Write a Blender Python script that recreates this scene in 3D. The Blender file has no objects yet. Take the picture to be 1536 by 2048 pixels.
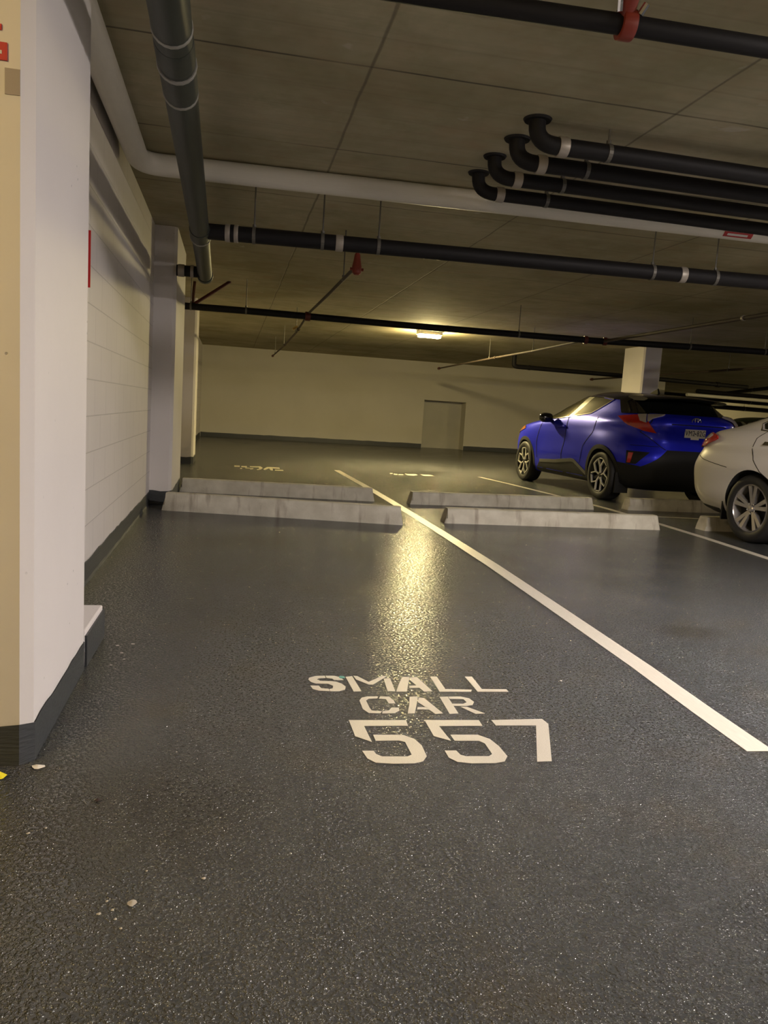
import bpy, bmesh, math, random
from mathutils import Vector, Matrix
from mathutils.bvhtree import BVHTree
random.seed(7)
SC = bpy.context.scene
COL = SC.collection
PI = math.pi

# ------------------------------------------------------------------ camera, world, exposure, lights
cam_d = bpy.data.cameras.new('camera'); cam = bpy.data.objects.new('camera', cam_d); COL.objects.link(cam)
cr = Vector((0.97896, -0.19426, 0.06244)); cu = Vector((-0.03558, 0.1388, 0.98968)); cf = Vector((0.20092, 0.97108, -0.12897))
cam.matrix_world = Matrix(((cr.x, cu.x, -cf.x, 0), (cr.y, cu.y, -cf.y, 0), (cr.z, cu.z, -cf.z, 1.05), (0, 0, 0, 1)))
cam_d.sensor_fit = 'VERTICAL'; cam_d.sensor_height = 36.0; cam_d.lens = 36.0 * 1538 / 2048
cam_d.clip_start = 0.02; cam_d.clip_end = 200
SC.camera = cam
SC.view_settings.view_transform = 'Standard'; SC.view_settings.look = 'None'
SC.view_settings.gamma = 1.0; SC.view_settings.exposure = 1.0; SC.view_settings.use_curve_mapping = False
w = bpy.data.worlds.new('world'); SC.world = w; w.use_nodes = True
w.node_tree.nodes['Background'].inputs[0].default_value = (0.5, 0.45, 0.38, 1)
w.node_tree.nodes['Background'].inputs[1].default_value = 0.01
YELLOW = (1.0, 0.80, 0.36); COOL = (1.0, 0.90, 0.85); WARM = (1.0, 0.72, 0.30)
# fixtures: x, y, length along x, colour, emission, label
FIXTURES = [
    (3.79, 15.0, 0.42, YELLOW, 640, 'glowing yellow-white ceiling light above the far stalls'),
]
OFF_LAMPS = [   # lamps outside the picture, some of them added as fill; last: flat lens or wrap-around lens
    (3.9, 1.9, COOL, 270, 'pale ceiling light above the near stall', True),
    (-2.3, -0.3, WARM, 60, 'warm ceiling light left of the near column', False),
    (6.8, 4.2, COOL, 48, 'pale fill light added above the white car', False),  # added fill for the cars and the right-hand ceiling
    (6.0, -3.4, COOL, 70, 'pale fill light added behind the viewer', False),  # added fill that raises the overall light
    (13.0, 6.0, COOL, 45, 'pale fill light added right of the white car', False),  # added fill for the right side
    (17.0, 12.5, YELLOW, 150, 'yellow fill light added beyond the parked cars', False),  # added to brighten the far right and the green car
    (24.0, 30.0, YELLOW, 160, 'yellow ceiling light at the far end of the garage', False),
]
HC = 2.67

# ------------------------------------------------------------------ materials
def nodes(name):
    m = bpy.data.materials.new(name); m.use_nodes = True
    nt = m.node_tree; return m, nt, nt.nodes['Principled BSDF']
def N(nt, t, **k):
    n = nt.nodes.new(t)
    for a, b in k.items(): setattr(n, a, b)
    return n
def L(nt, a, b): nt.links.new(a, b)
def mathn(nt, op, a, b=None, c=None):
    n = N(nt, 'ShaderNodeMath', operation=op)
    for i, v in enumerate((a, b, c)):
        if v is None: continue
        if isinstance(v, (int, float)): n.inputs[i].default_value = v
        else: L(nt, v, n.inputs[i])
    return n.outputs[0]
def mixc(nt, f, a, b):
    n = N(nt, 'ShaderNodeMix', data_type='RGBA')
    for s, v in ((0, f), (6, a), (7, b)):
        if isinstance(v, (int, float)): n.inputs[s].default_value = v
        elif isinstance(v, tuple): n.inputs[s].default_value = (*v, 1)
        else: L(nt, v, n.inputs[s])
    return n.outputs[2]
def noise(nt, scale, detail=3, vec=None, rough=.5):
    n = N(nt, 'ShaderNodeTexNoise'); n.inputs['Scale'].default_value = scale; n.inputs['Detail'].default_value = detail
    n.inputs['Roughness'].default_value = rough
    if vec is not None: L(nt, vec, n.inputs['Vector'])
    return n.outputs['Fac']
def ramp(nt, f, a, b):
    n = N(nt, 'ShaderNodeMapRange'); n.inputs[1].default_value = a; n.inputs[2].default_value = b; n.clamp = True
    L(nt, f, n.inputs[0]); return n.outputs[0]
def pos(nt):
    g = N(nt, 'ShaderNodeNewGeometry'); s = N(nt, 'ShaderNodeSeparateXYZ'); L(nt, g.outputs['Position'], s.inputs[0])
    return g.outputs['Position'], s.outputs[0], s.outputs[1], s.outputs[2]
def bump(nt, bs, h, strength, dist):
    b = N(nt, 'ShaderNodeBump'); b.inputs['Strength'].default_value = strength; b.inputs['Distance'].default_value = dist
    L(nt, h, b.inputs['Height']); L(nt, b.outputs[0], bs.inputs['Normal'])
def simple(name, col, rough=.5, metal=0, coat=0, spec=.5, var=.12, scale=30, bmp=0):
    m, nt, bs = nodes(name)
    f = noise(nt, scale, 4)
    d = tuple(c * (1 - var) for c in col); e = tuple(min(1, c * (1 + var)) for c in col)
    L(nt, mixc(nt, f, d, e), bs.inputs['Base Color'])
    bs.inputs['Roughness'].default_value = rough; bs.inputs['Metallic'].default_value = metal
    bs.inputs['Coat Weight'].default_value = coat; bs.inputs['Coat Roughness'].default_value = .04
    bs.inputs['Specular IOR Level'].default_value = spec
    if bmp: bump(nt, bs, f, .3, bmp)
    return m

def floor_mat():
    m, nt, bs = nodes('wet_looking_floor_paint')
    P, x, y, z = pos(nt)
    big = noise(nt, .55, 4, P, .6); mid = noise(nt, 2.6, 5, P, .6); fine = noise(nt, 60, 3, P)
    c = mixc(nt, ramp(nt, big, .35, .65), (.042, .046, .050), (.060, .063, .067))
    c = mixc(nt, ramp(nt, mid, .55, .8), c, (.062, .054, .042))
    # brown oil stains with soft edges of their own
    for (sx, sy, rx, ry, k) in ((2.42, 3.55, .22, .14, .8), (2.75, 3.2, .35, .12, .4), (.1, 5.9, .5, .35, .6), (-.2, 1.9, .35, .25, .4), (.9, 8.2, .5, .2, .5)):
        dx = mathn(nt, 'DIVIDE', mathn(nt, 'SUBTRACT', x, sx), rx); dy = mathn(nt, 'DIVIDE', mathn(nt, 'SUBTRACT', y, sy), ry)
        d = mathn(nt, 'SQRT', mathn(nt, 'ADD', mathn(nt, 'MULTIPLY', dx, dx), mathn(nt, 'MULTIPLY', dy, dy)))
        d = mathn(nt, 'ADD', d, mathn(nt, 'MULTIPLY', mathn(nt, 'SUBTRACT', mid, .5), 1.2))
        n = N(nt, 'ShaderNodeMapRange'); n.clamp = True
        for i, v in ((1, 1.2), (2, .5), (3, 0), (4, k)): n.inputs[i].default_value = v
        L(nt, d, n.inputs[0])
        c = mixc(nt, n.outputs[0], c, (.022, .018, .012))
    # pale scuffs and grit, then fine pale grain painted in as floor sparkle
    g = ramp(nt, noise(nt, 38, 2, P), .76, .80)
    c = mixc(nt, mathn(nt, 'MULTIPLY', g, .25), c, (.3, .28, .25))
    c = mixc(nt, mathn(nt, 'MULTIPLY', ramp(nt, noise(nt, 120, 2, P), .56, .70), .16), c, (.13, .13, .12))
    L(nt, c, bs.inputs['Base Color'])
    r = mathn(nt, 'ADD', mathn(nt, 'MULTIPLY', ramp(nt, noise(nt, 1.3, 4, P), .3, .7), .08), .11)
    L(nt, r, bs.inputs['Roughness'])
    bs.inputs['Specular IOR Level'].default_value = .75
    h = mathn(nt, 'ADD', ramp(nt, noise(nt, 95, 2, P, .6), .44, .78), mathn(nt, 'MULTIPLY', noise(nt, 260, 1, P), .08))
    bump(nt, bs, h, 1.0, .0070)
    return m

def ceiling_mat():
    m, nt, bs = nodes('board_formed_concrete')
    P, x, y, z = pos(nt)
    wob = mathn(nt, 'MULTIPLY', mathn(nt, 'SUBTRACT', noise(nt, 1.5, 2, P), .5), .03)
    def lines(v, o, s, wd):
        f = mathn(nt, 'ADD', mathn(nt, 'DIVIDE', mathn(nt, 'SUBTRACT', mathn(nt, 'ADD', v, wob), o), s), 100.5)
        f = mathn(nt, 'ABSOLUTE', mathn(nt, 'SUBTRACT', mathn(nt, 'FRACT', f), .5))
        n = N(nt, 'ShaderNodeMapRange'); n.clamp = True
        for i, q in ((1, wd / s), (2, wd * .3 / s), (3, 0), (4, 1)): n.inputs[i].default_value = q
        L(nt, f, n.inputs[0]); return n.outputs[0]
    lx = lines(x, .604, 1.6, .011); ly = lines(y, 3.86, 1.22, .011); lb = lines(y, 3.86, 1.22 / 4, .012)
    lym = mathn(nt, 'MULTIPLY', ly, ramp(nt, noise(nt, 1.1, 2, P), .3, .6))
    mp = N(nt, 'ShaderNodeMapping'); mp.inputs['Scale'].default_value = (1.2, 22, 1); L(nt, P, mp.inputs[0])
    streak = noise(nt, 1.0, 4, mp.outputs[0])
    big = noise(nt, .7, 5, P, .65)
    c = mixc(nt, ramp(nt, big, .36, .64), (.31, .275, .155), (.52, .47, .32))
    c = mixc(nt, mathn(nt, 'MULTIPLY', ramp(nt, noise(nt, 3.4, 5, P, .7), .46, .66), .35), c, (.44, .33, .20))
    c = mixc(nt, mathn(nt, 'MULTIPLY', ramp(nt, noise(nt, 2.3, 5, P, .7), .52, .70), .40), c, (.26, .25, .13))
    c = mixc(nt, mathn(nt, 'MULTIPLY', ramp(nt, streak, .45, .75), .28), c, (.27, .235, .15))
    c = mixc(nt, mathn(nt, 'MULTIPLY', ramp(nt, noise(nt, 1.9, 4, P), .62, .74), .5), c, (.40, .29, .17))
    c = mixc(nt, mathn(nt, 'MULTIPLY', ramp(nt, noise(nt, 5, 3, P), .7, .76), .5), c, (.60, .57, .48))
    c = mixc(nt, mathn(nt, 'MULTIPLY', lb, .12), c, (.09, .075, .05))
    c = mixc(nt, mathn(nt, 'MULTIPLY', lym, .8), c, (.05, .042, .03))
    c = mixc(nt, mathn(nt, 'MULTIPLY', lx, .6), c, (.09, .075, .05))
    L(nt, c, bs.inputs['Base Color']); bs.inputs['Roughness'].default_value = .85
    h = mathn(nt, 'SUBTRACT', mathn(nt, 'MULTIPLY', streak, .6), mathn(nt, 'ADD', lx, lym))
    bump(nt, bs, h, .35, .01)
    return m

def paint_wall(name, col, pits=True, blocks=False, rough=.6):
    m, nt, bs = nodes(name)
    P, x, y, z = pos(nt)
    n1 = noise(nt, 1.2, 4, P)
    c = mixc(nt, ramp(nt, n1, .3, .7), tuple(v * .93 for v in col), col)
    h = mathn(nt, 'MULTIPLY', noise(nt, 14, 4, P), .5)
    if pits:
        v = N(nt, 'ShaderNodeTexVoronoi'); v.inputs['Scale'].default_value = 17; L(nt, P, v.inputs['Vector'])
        pit = ramp(nt, v.outputs['Distance'], .085, .05)
        msk = mathn(nt, 'MULTIPLY', pit, ramp(nt, noise(nt, 2.4, 2, P), .5, .62))
        c = mixc(nt, mathn(nt, 'MULTIPLY', msk, .7), c, tuple(v * .35 for v in col))
        h = mathn(nt, 'SUBTRACT', h, msk)
    if blocks:
        cb = N(nt, 'ShaderNodeCombineXYZ'); L(nt, y, cb.inputs[0]); L(nt, mathn(nt, 'SUBTRACT', z, .125), cb.inputs[1])
        b = N(nt, 'ShaderNodeTexBrick'); L(nt, cb.outputs[0], b.inputs['Vector'])
        b.inputs['Scale'].default_value = 1; b.inputs['Brick Width'].default_value = .405; b.inputs['Row Height'].default_value = .2
        b.inputs['Mortar Size'].default_value = .0035; b.inputs['Mortar Smooth'].default_value = .3
        c = mixc(nt, mathn(nt, 'MULTIPLY', b.outputs['Fac'], .5), c, tuple(v * .5 for v in col))
        h = mathn(nt, 'SUBTRACT', h, mathn(nt, 'MULTIPLY', b.outputs['Fac'], .9))
    L(nt, c, bs.inputs['Base Color']); bs.inputs['Roughness'].default_value = rough
    bump(nt, bs, h, .4, .006)
    return m

def car_paint(name, col, rough=.28, metal=.35):
    m, nt, bs = nodes(name)
    f = noise(nt, 900, 1)
    L(nt, mixc(nt, f, tuple(v * .85 for v in col), col), bs.inputs['Base Color'])
    bs.inputs['Metallic'].default_value = metal; bs.inputs['Roughness'].default_value = rough; bs.inputs['Specular IOR Level'].default_value = .2
    bs.inputs['Coat Weight'].default_value = .45; bs.inputs['Coat Roughness'].default_value = .03
    return m
def emis(name, col, s):
    m, nt, bs = nodes(name)
    bs.inputs['Base Color'].default_value = (*col, 1); bs.inputs['Emission Color'].default_value = (*col, 1)
    bs.inputs['Emission Strength'].default_value = s
    return m

M = {}
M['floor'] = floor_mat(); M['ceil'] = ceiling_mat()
M['white'] = paint_wall('white_wall_paint', (.74, .70, .68)); M['block'] = paint_wall('painted_concrete_block', (.72, .68, .66), False, True)
M['cream'] = paint_wall('white_wall_paint_far', (.60, .57, .50), False)
M['recess'] = simple('grey_recess_paint', (.47, .455, .41), .8, scale=3)
M['band'] = simple('dark_grey_base_paint', (.048, .052, .056), .45, var=.25, scale=18, bmp=.01)
M['line'] = simple('white_line_paint', (.58, .54, .46), .36, var=.38, scale=160, bmp=.004)
M['lineold'] = simple('worn_line_paint', (.50, .46, .34), .6, var=.4, scale=30)
M['patch'] = simple('grey_paint_patch', (.36, .31, .29), .6)
M['gray_pipe'] = simple('grey_green_plastic_pipe', (.036, .042, .036), .5, spec=.4, var=.3, scale=9)
M['pipejoint'] = simple('pale_pipe_joint', (.30, .29, .26), .5)
M['black_pipe'] = simple('black_cast_iron', (.009, .008, .009), .62, spec=.3, var=.3, scale=12)
M['white_pipe'] = simple('white_painted_pipe', (.80, .76, .66), .45, var=.06)
M['clamp'] = simple('dull_steel_clamp', (.42, .38, .33), .45, metal=.4, var=.3)
M['hang'] = simple('dull_hanger', (.16, .15, .13), .5, metal=.4, var=.3)
M['rod'] = simple('steel_hanger', (.25, .24, .22), .45, metal=.5)
M['galv'] = simple('old_steel_branch_pipe', (.07, .052, .04), .7, spec=.3, var=.3)
M['dark_red'] = simple('dark_red_pipe_paint', (.09, .012, .008), .5)
M['red'] = simple('red_fitting_paint', (.24, .035, .02), .45)
M['brass'] = simple('brass', (.65, .45, .18), .3, metal=1)
M['sign_red'] = simple('sign_red', (.50, .01, .012), .5)
M['sign_white'] = simple('sign_white', (.75, .72, .68), .5)

def stop_mat():
    m, nt, bs = nodes('weathered_wheel_stop_concrete')
    P, x, y, z = pos(nt)
    c = mixc(nt, ramp(nt, noise(nt, 6, 5, P), .3, .7), (.50, .465, .37), (.68, .645, .54))
    mp = N(nt, 'ShaderNodeMapping'); mp.inputs['Scale'].default_value = (9, 2, 1.5); L(nt, P, mp.inputs[0])
    c = mixc(nt, mathn(nt, 'MULTIPLY', ramp(nt, noise(nt, 1.3, 4, mp.outputs[0]), .56, .72), .65), c, (.20, .14, .09))
    L(nt, c, bs.inputs['Base Color']); bs.inputs['Roughness'].default_value = .8
    bump(nt, bs, noise(nt, 70, 3, P), .35, .006)
    return m
M['stop'] = stop_mat()
M['blue'] = car_paint('metallic_blue_paint', (.014, .022, .85), .34, .25)
M['pearl'] = car_paint('pearl_white_paint', (.78, .74, .69), .32, .0)
M['green'] = car_paint('dark_green_paint', (.035, .050, .035), .3, .3)
M['gloss_black'] = simple('gloss_black', (.006, .006, .007), .12, coat=.6)
M['glass'] = simple('tinted_car_glass', (.012, .014, .012), .05, coat=1, var=.05)
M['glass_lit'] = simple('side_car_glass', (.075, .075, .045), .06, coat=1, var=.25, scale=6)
M['pillar_reflection'] = simple('painted_pillar_reflection', (.60, .58, .42), .3, coat=.5)  # cream reflection on the pillar, put into its colour
M['plastic'] = simple('black_plastic_cladding', (.012, .012, .012), .6, spec=.35)
M['sill_reflection'] = simple('painted_sill_reflection', (.13, .13, .12), .38)  # pale strip along the sill edge, reflected light put into the colour
M['rubber'] = simple('tyre_rubber', (.020, .019, .018), .6, var=.2)
M['alloy'] = simple('machined_alloy', (.80, .78, .74), .3, metal=.3)
M['alloy_dark'] = simple('dark_alloy', (.010, .010, .011), .35)
M['alloy_sat'] = simple('satin_alloy', (.50, .47, .44), .22, metal=.75)
M['chrome'] = simple('chrome', (.8, .8, .8), .08, metal=1, var=.02)
M['lamp_red'] = simple('red_tail_lens', (.50, .006, .006), .12, coat=1, var=.3, scale=25)
M['lamp_clear'] = simple('clear_tail_lens', (.55, .50, .48), .12, coat=1, var=.35, scale=30)
M['amber'] = simple('amber_lens', (.7, .25, .05), .15, coat=1)
M['seam'] = simple('panel_gap', (.004, .004, .005), .8)
M['well'] = simple('wheel_well', (.008, .008, .008), .8)
M['ink'] = simple('plate_ink', (.02, .02, .06), .5)
M['leaf'] = simple('yellow_leaf', (.75, .65, .02), .5)
M['dark_leaf'] = simple('dark_debris', (.02, .008, .008), .7)
M['chip'] = simple('pale_paint_chip', (.36, .33, .28), .6)
M['teal'] = simple('teal_spray_spot', (.08, .30, .26), .5)
M['housing'] = simple('lamp_housing', (.5, .5, .48), .5)

# ------------------------------------------------------------------ mesh helpers
class MB:
    def __init__(s): s.v = []; s.f = []
    def add(s, vs, fs):
        o = len(s.v); s.v += [tuple(p) for p in vs]; s.f += [tuple(i + o for i in q) for q in fs]; return s
    def box(s, x0, x1, y0, y1, z0, z1):
        return s.add([(x, y, z) for z in (z0, z1) for y in (y0, y1) for x in (x0, x1)],
                     [(0, 2, 3, 1), (4, 5, 7, 6), (0, 1, 5, 4), (2, 6, 7, 3), (0, 4, 6, 2), (1, 3, 7, 5)])
    def prism(s, poly, z0, z1):      # poly in xy, extruded along z
        n = len(poly); a = sum(poly[i][0] * poly[(i + 1) % n][1] - poly[(i + 1) % n][0] * poly[i][1] for i in range(n))
        if a < 0: poly = poly[::-1]
        return s.add([(x, y, z0) for x, y in poly] + [(x, y, z1) for x, y in poly],
                     [tuple(range(n))[::-1], tuple(range(n, 2 * n))] + [(i, (i + 1) % n, n + (i + 1) % n, n + i) for i in range(n)])
    def tube(s, pts, r, seg=20, caps=True):
        pts = [Vector(p) for p in pts]; n = len(pts)
        rs = r if isinstance(r, (list, tuple)) else [r] * n
        t = [(pts[min(i + 1, n - 1)] - pts[max(i - 1, 0)]).normalized() for i in range(n)]
        up = Vector((0, 0, 1)) if abs(t[0].z) < .9 else Vector((1, 0, 0))
        a = (up - t[0] * up.dot(t[0])).normalized(); V = []
        for i in range(n):
            a = (a - t[i] * a.dot(t[i])).normalized(); b = t[i].cross(a); k = 1.0
            if 0 < i < n - 1:
                c = (pts[i] - pts[i - 1]).normalized().dot((pts[i + 1] - pts[i]).normalized()); k = 1.0
            for j in range(seg):
                q = 2 * PI * j / seg; V.append(pts[i] + (a * math.cos(q) + b * math.sin(q)) * rs[i] * k)
        F = [(i * seg + j, i * seg + (j + 1) % seg, (i + 1) * seg + (j + 1) % seg, (i + 1) * seg + j) for i in range(n - 1) for j in range(seg)]
        if caps: F += [tuple(range(seg))[::-1], tuple(range((n - 1) * seg, n * seg))]
        return s.add(V, F)
    def lathe_y(s, prof, seg=48, closed=False):   # prof = [(r, y)], about the y axis
        n = len(prof); V = [(r * math.cos(2 * PI * j / seg), y, r * math.sin(2 * PI * j / seg)) for r, y in prof for j in range(seg)]
        m = n if closed else n - 1
        F = [(i * seg + j, i * seg + (j + 1) % seg, ((i + 1) % n) * seg + (j + 1) % seg, ((i + 1) % n) * seg + j) for i in range(m) for j in range(seg)]
        return s.add(V, F)
def link(name, me, mat, parent=None, smooth=None):
    if mat: me.materials.append(mat)
    if smooth is not None:
        for p in me.polygons: p.use_smooth = True
        me.set_sharp_from_angle(angle=math.radians(smooth))
    o = bpy.data.objects.new(name, me); COL.objects.link(o)
    if parent: o.parent = parent
    return o
def build(mb, name, mat, parent=None, smooth=None, bevel=0, fix=True):
    me = bpy.data.meshes.new(name); me.from_pydata(mb.v, [], mb.f)
    bm = bmesh.new(); bm.from_mesh(me)
    if fix: bmesh.ops.recalc_face_normals(bm, faces=bm.faces)
    if bevel: bmesh.ops.bevel(bm, geom=[e for e in bm.edges if e.is_manifold and e.calc_face_angle(0) > .5], offset=bevel, segments=2, affect='EDGES', profile=.5)
    bm.to_mesh(me); bm.free()
    return link(name, me, mat, parent, smooth)
def thing(name, label, cat, loc=(0, 0, 0), rz=0, group=None):
    o = bpy.data.objects.new(name, None); COL.objects.link(o); o.location = loc; o.rotation_euler = (0, 0, rz); o.empty_display_size = .1
    return tag(o, label, cat, group)
def tag(o, label, cat, group=None):
    o['label'] = label; o['category'] = cat
    if group: o['group'] = group
    return o
def struct(o): o['kind'] = 'structure'; return o

# ------------------------------------------------------------------ the shell of the garage
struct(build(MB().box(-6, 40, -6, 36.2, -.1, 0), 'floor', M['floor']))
struct(build(MB().box(-6, 40, -6, 36.2, HC, HC + .2), 'ceiling', M['ceil']))
struct(build(MB().box(-1.3, -.755, 3.0, 7.9, 0, HC), 'wall_left', M['block']))
struct(build(MB().box(-1.3, -.85, 7.9, 23.53, 0, HC), 'wall_left_far', M['block']))
fw = MB()
fw.box(-1.3, 5.93, 23.53, 23.8, 0, HC).box(7.29, 14.1, 23.53, 23.8, 0, HC).box(5.93, 7.29, 23.53, 23.8, 1.5, HC).box(5.73, 7.49, 24.04, 24.2, 0, 1.7).box(5.73, 5.93, 23.8, 24.04, 0, 1.7).box(7.29, 7.49, 23.8, 24.04, 0, 1.7).box(5.93, 7.29, 23.8, 24.04, 1.5, 1.7)
struct(build(fw, 'wall_far', M['cream']))
struct(build(MB().box(5.93, 7.29, 24.0, 24.04, .0, 1.5), 'door_1', M['recess']))
struct(build(MB().box(13.9, 40, 36, 36.2, 0, HC), 'wall_back', M['cream']))
struct(build(MB().box(13.9, 14.1, 23.8, 36, 0, HC), 'wall_inner', M['cream']))
struct(build(MB().box(39.8, 40, -6, 36, 0, HC), 'wall_right', M['cream']))
struct(build(MB().box(-6, 40, -6, -5.8, 0, HC), 'wall_near', M['cream']))
struct(build(MB().box(-6, -5.8, -5.8, 2.6, 0, HC), 'wall_side', M['cream']))
struct(build(MB().box(-6, -1.3, 2.6, 2.8, 0, HC), 'wall_side_return', M['white']))
def wavy_band(x, y0, y1, z, t=.006, n=40, axis='y'):
    mb = MB(); V = []; F = []
    for i in range(n + 1):
        q = y0 + (y1 - y0) * i / n; h = z + random.uniform(-.006, .006); k = t + (.006 if i % 3 else .003)
        for (d, zz) in ((-.02, 0), (k, 0), (t, .02), (t, h), (-.02, h)):
            V.append((x + d, q, zz) if axis == 'y' else (q, x - d, zz))
    for i in range(n):
        for j in range(5):
            F.append((i * 5 + j, i * 5 + (j + 1) % 5, (i + 1) * 5 + (j + 1) % 5, (i + 1) * 5 + j))
    F += [(0, 1, 2, 3, 4), tuple(range(n * 5 + 4, n * 5 - 1, -1))]
    return mb.add(V, F)
struct(build(wavy_band(-.755, 3.42, 7.86, .125), 'baseboard_left', M['band']))
struct(build(wavy_band(-.85, 9.32, 13.02, .12), 'baseboard_left_middle', M['band']))
struct(build(wavy_band(-.85, 13.95, 23.5, .12), 'baseboard_left_far', M['band']))
struct(build(wavy_band(23.53, -.83, 5.92, .13, axis='x'), 'baseboard_far', M['band']))
struct(build(wavy_band(23.53, 7.30, 14.0, .13, axis='x'), 'baseboard_far_right', M['band']))

def column(label, x0, x1, y0, y1, band, ch=.03, right_free=True, both=False, mat='white', bandz=None):
    t = thing('column', label, 'column', ((x0 + x1) / 2, (y0 + y1) / 2, 0), group=None)
    cx, cy = (x0 + x1) / 2, (y0 + y1) / 2
    def outline(e):
        p = [(x0 - (e if both else 0), y1 + e), (x0 - (e if both else 0), y0 - e)]
        if both: p = [(x0 - e, y1 + e), (x0 - e, y0 + ch), (x0 + ch, y0 - e)]
        p += [(x1 - ch, y0 - e), (x1 + e, y0 + ch), (x1 + e, y1 - ch), (x1 - ch, y1 + e)]
        return [(a - cx, b - cy) for a, b in p]
    build(MB().prism(outline(0), 0, HC), 'shaft', M[mat], t)
    # painted dark base, its upper edge wandering
    pl = outline(.004); n = len(pl); V = []; F = []
    fine = []
    for i in range(n):
        a, b = pl[i], pl[(i + 1) % n]; k = max(1, int(math.dist(a, b) / .07))
        fine += [(a[0] + (b[0] - a[0]) * j / k, a[1] + (b[1] - a[1]) * j / k) for j in range(k)]
    m = len(fine)
    V = [(a, b, .001) for a, b in fine] + [(a, b, band + random.uniform(-.007, .007)) for a, b in fine]
    F = [(i, (i + 1) % m, m + (i + 1) % m, m + i) for i in range(m)]
    build(MB().add(V, F), 'base_band', M['band'], t)
    return t
c1 = column('nearest white concrete column at the left edge, its front face lit warm', -1.6, -.515, 2.205, 3.03, .115)
build(MB().box(.4765, .5125, -.4145, -.4125, 1.780, 1.842), 'paint_patch', M['patch'], c1)
column('white column behind the block wall, at the end of the near wheel stops', -1.3, -.545, 7.87, 9.3, .135)
column('slim white pilaster in front of the far wall, lit yellow', -1.3, -.57, 13.03, 13.93, .115)
column('free-standing white column behind the blue car', 8.04, 8.44, 14.3, 15.09, .12, both=True)
# low curb beside column
cb = thing('curb', 'low white-topped concrete curb behind the nearest column', 'curb', (-.635, 3.22, 0))
build(MB().prism([(-.12, -.19), (.12, -.19), (.125, .2), (-.12, .2)], 0, .145), 'curb_block', M['white'], cb, bevel=.006)
build(MB().prism([(-.1, -.185), (.128, -.187), (.133, .206), (-.1, .206)], .001, .125), 'base_band', M['band'], cb)
# the signs on the near column
sg = thing('sign', 'red sign with white mark high on the nearest column, cut by the picture edge', 'sign', (-.78, 2.2035, 1.86))
build(MB().box(-.145, .205, -.003, .001, -.002, .040), 'plate', M['sign_red'], sg)
build(MB().box(-.13, .193, -.0045, -.003, .012, .020), 'white_bar', M['sign_white'], sg)
tag(build(MB().box(-.66, -.588, 2.201, 2.2045, 1.928, 1.942), 'sign', M['sign_red']), 'small red sign above the larger red sign on the nearest column', 'sign')
tag(build(MB().box(-.56, -.5125, 3.031, 3.036, 1.43, 1.63), 'sign', M['sign_red']), 'thin red sign edge on the back of the nearest column', 'sign')

# ------------------------------------------------------------------ lamps
def fixture(x, y, ln, col, e, label, flat=None):
    t = thing('ceiling_light', label, 'ceiling light', (x, y, HC - .1))
    build(MB().box(-ln / 2 - .03, ln / 2 + .03, -.11, .11, .03, .1), 'housing', M['housing'], t, bevel=.01)
    mb = MB(); prof = [(-.09, .03), (-.085, -.02), (-.05, -.06), (.05, -.06), (.085, -.02), (.09, .03)] if flat is False else [(-.10, .028), (-.098, .0), (-.07, -.02), (.07, -.02), (.098, .0), (.10, .028)] if flat is None else [(-.1, .03), (-.1, .028), (-.09, .026), (.09, .026), (.1, .028), (.1, .03)]
    V = [(sx * ln / 2, a, b) for sx in (-1, 1) for a, b in prof]; n = len(prof)
    mb.add(V, [(i, i + 1, n + i + 1, n + i) for i in range(n - 1)] + [(0, n, 2 * n - 1, n - 1), tuple(range(n)), tuple(range(n, 2 * n))])
    build(mb, 'lens', emis('lamp_lens', col, e), t)
for a in FIXTURES: fixture(*a)
for (x, y, col, e, lb, fl) in OFF_LAMPS: fixture(x, y, 1.1, col, e, lb, fl)

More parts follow.
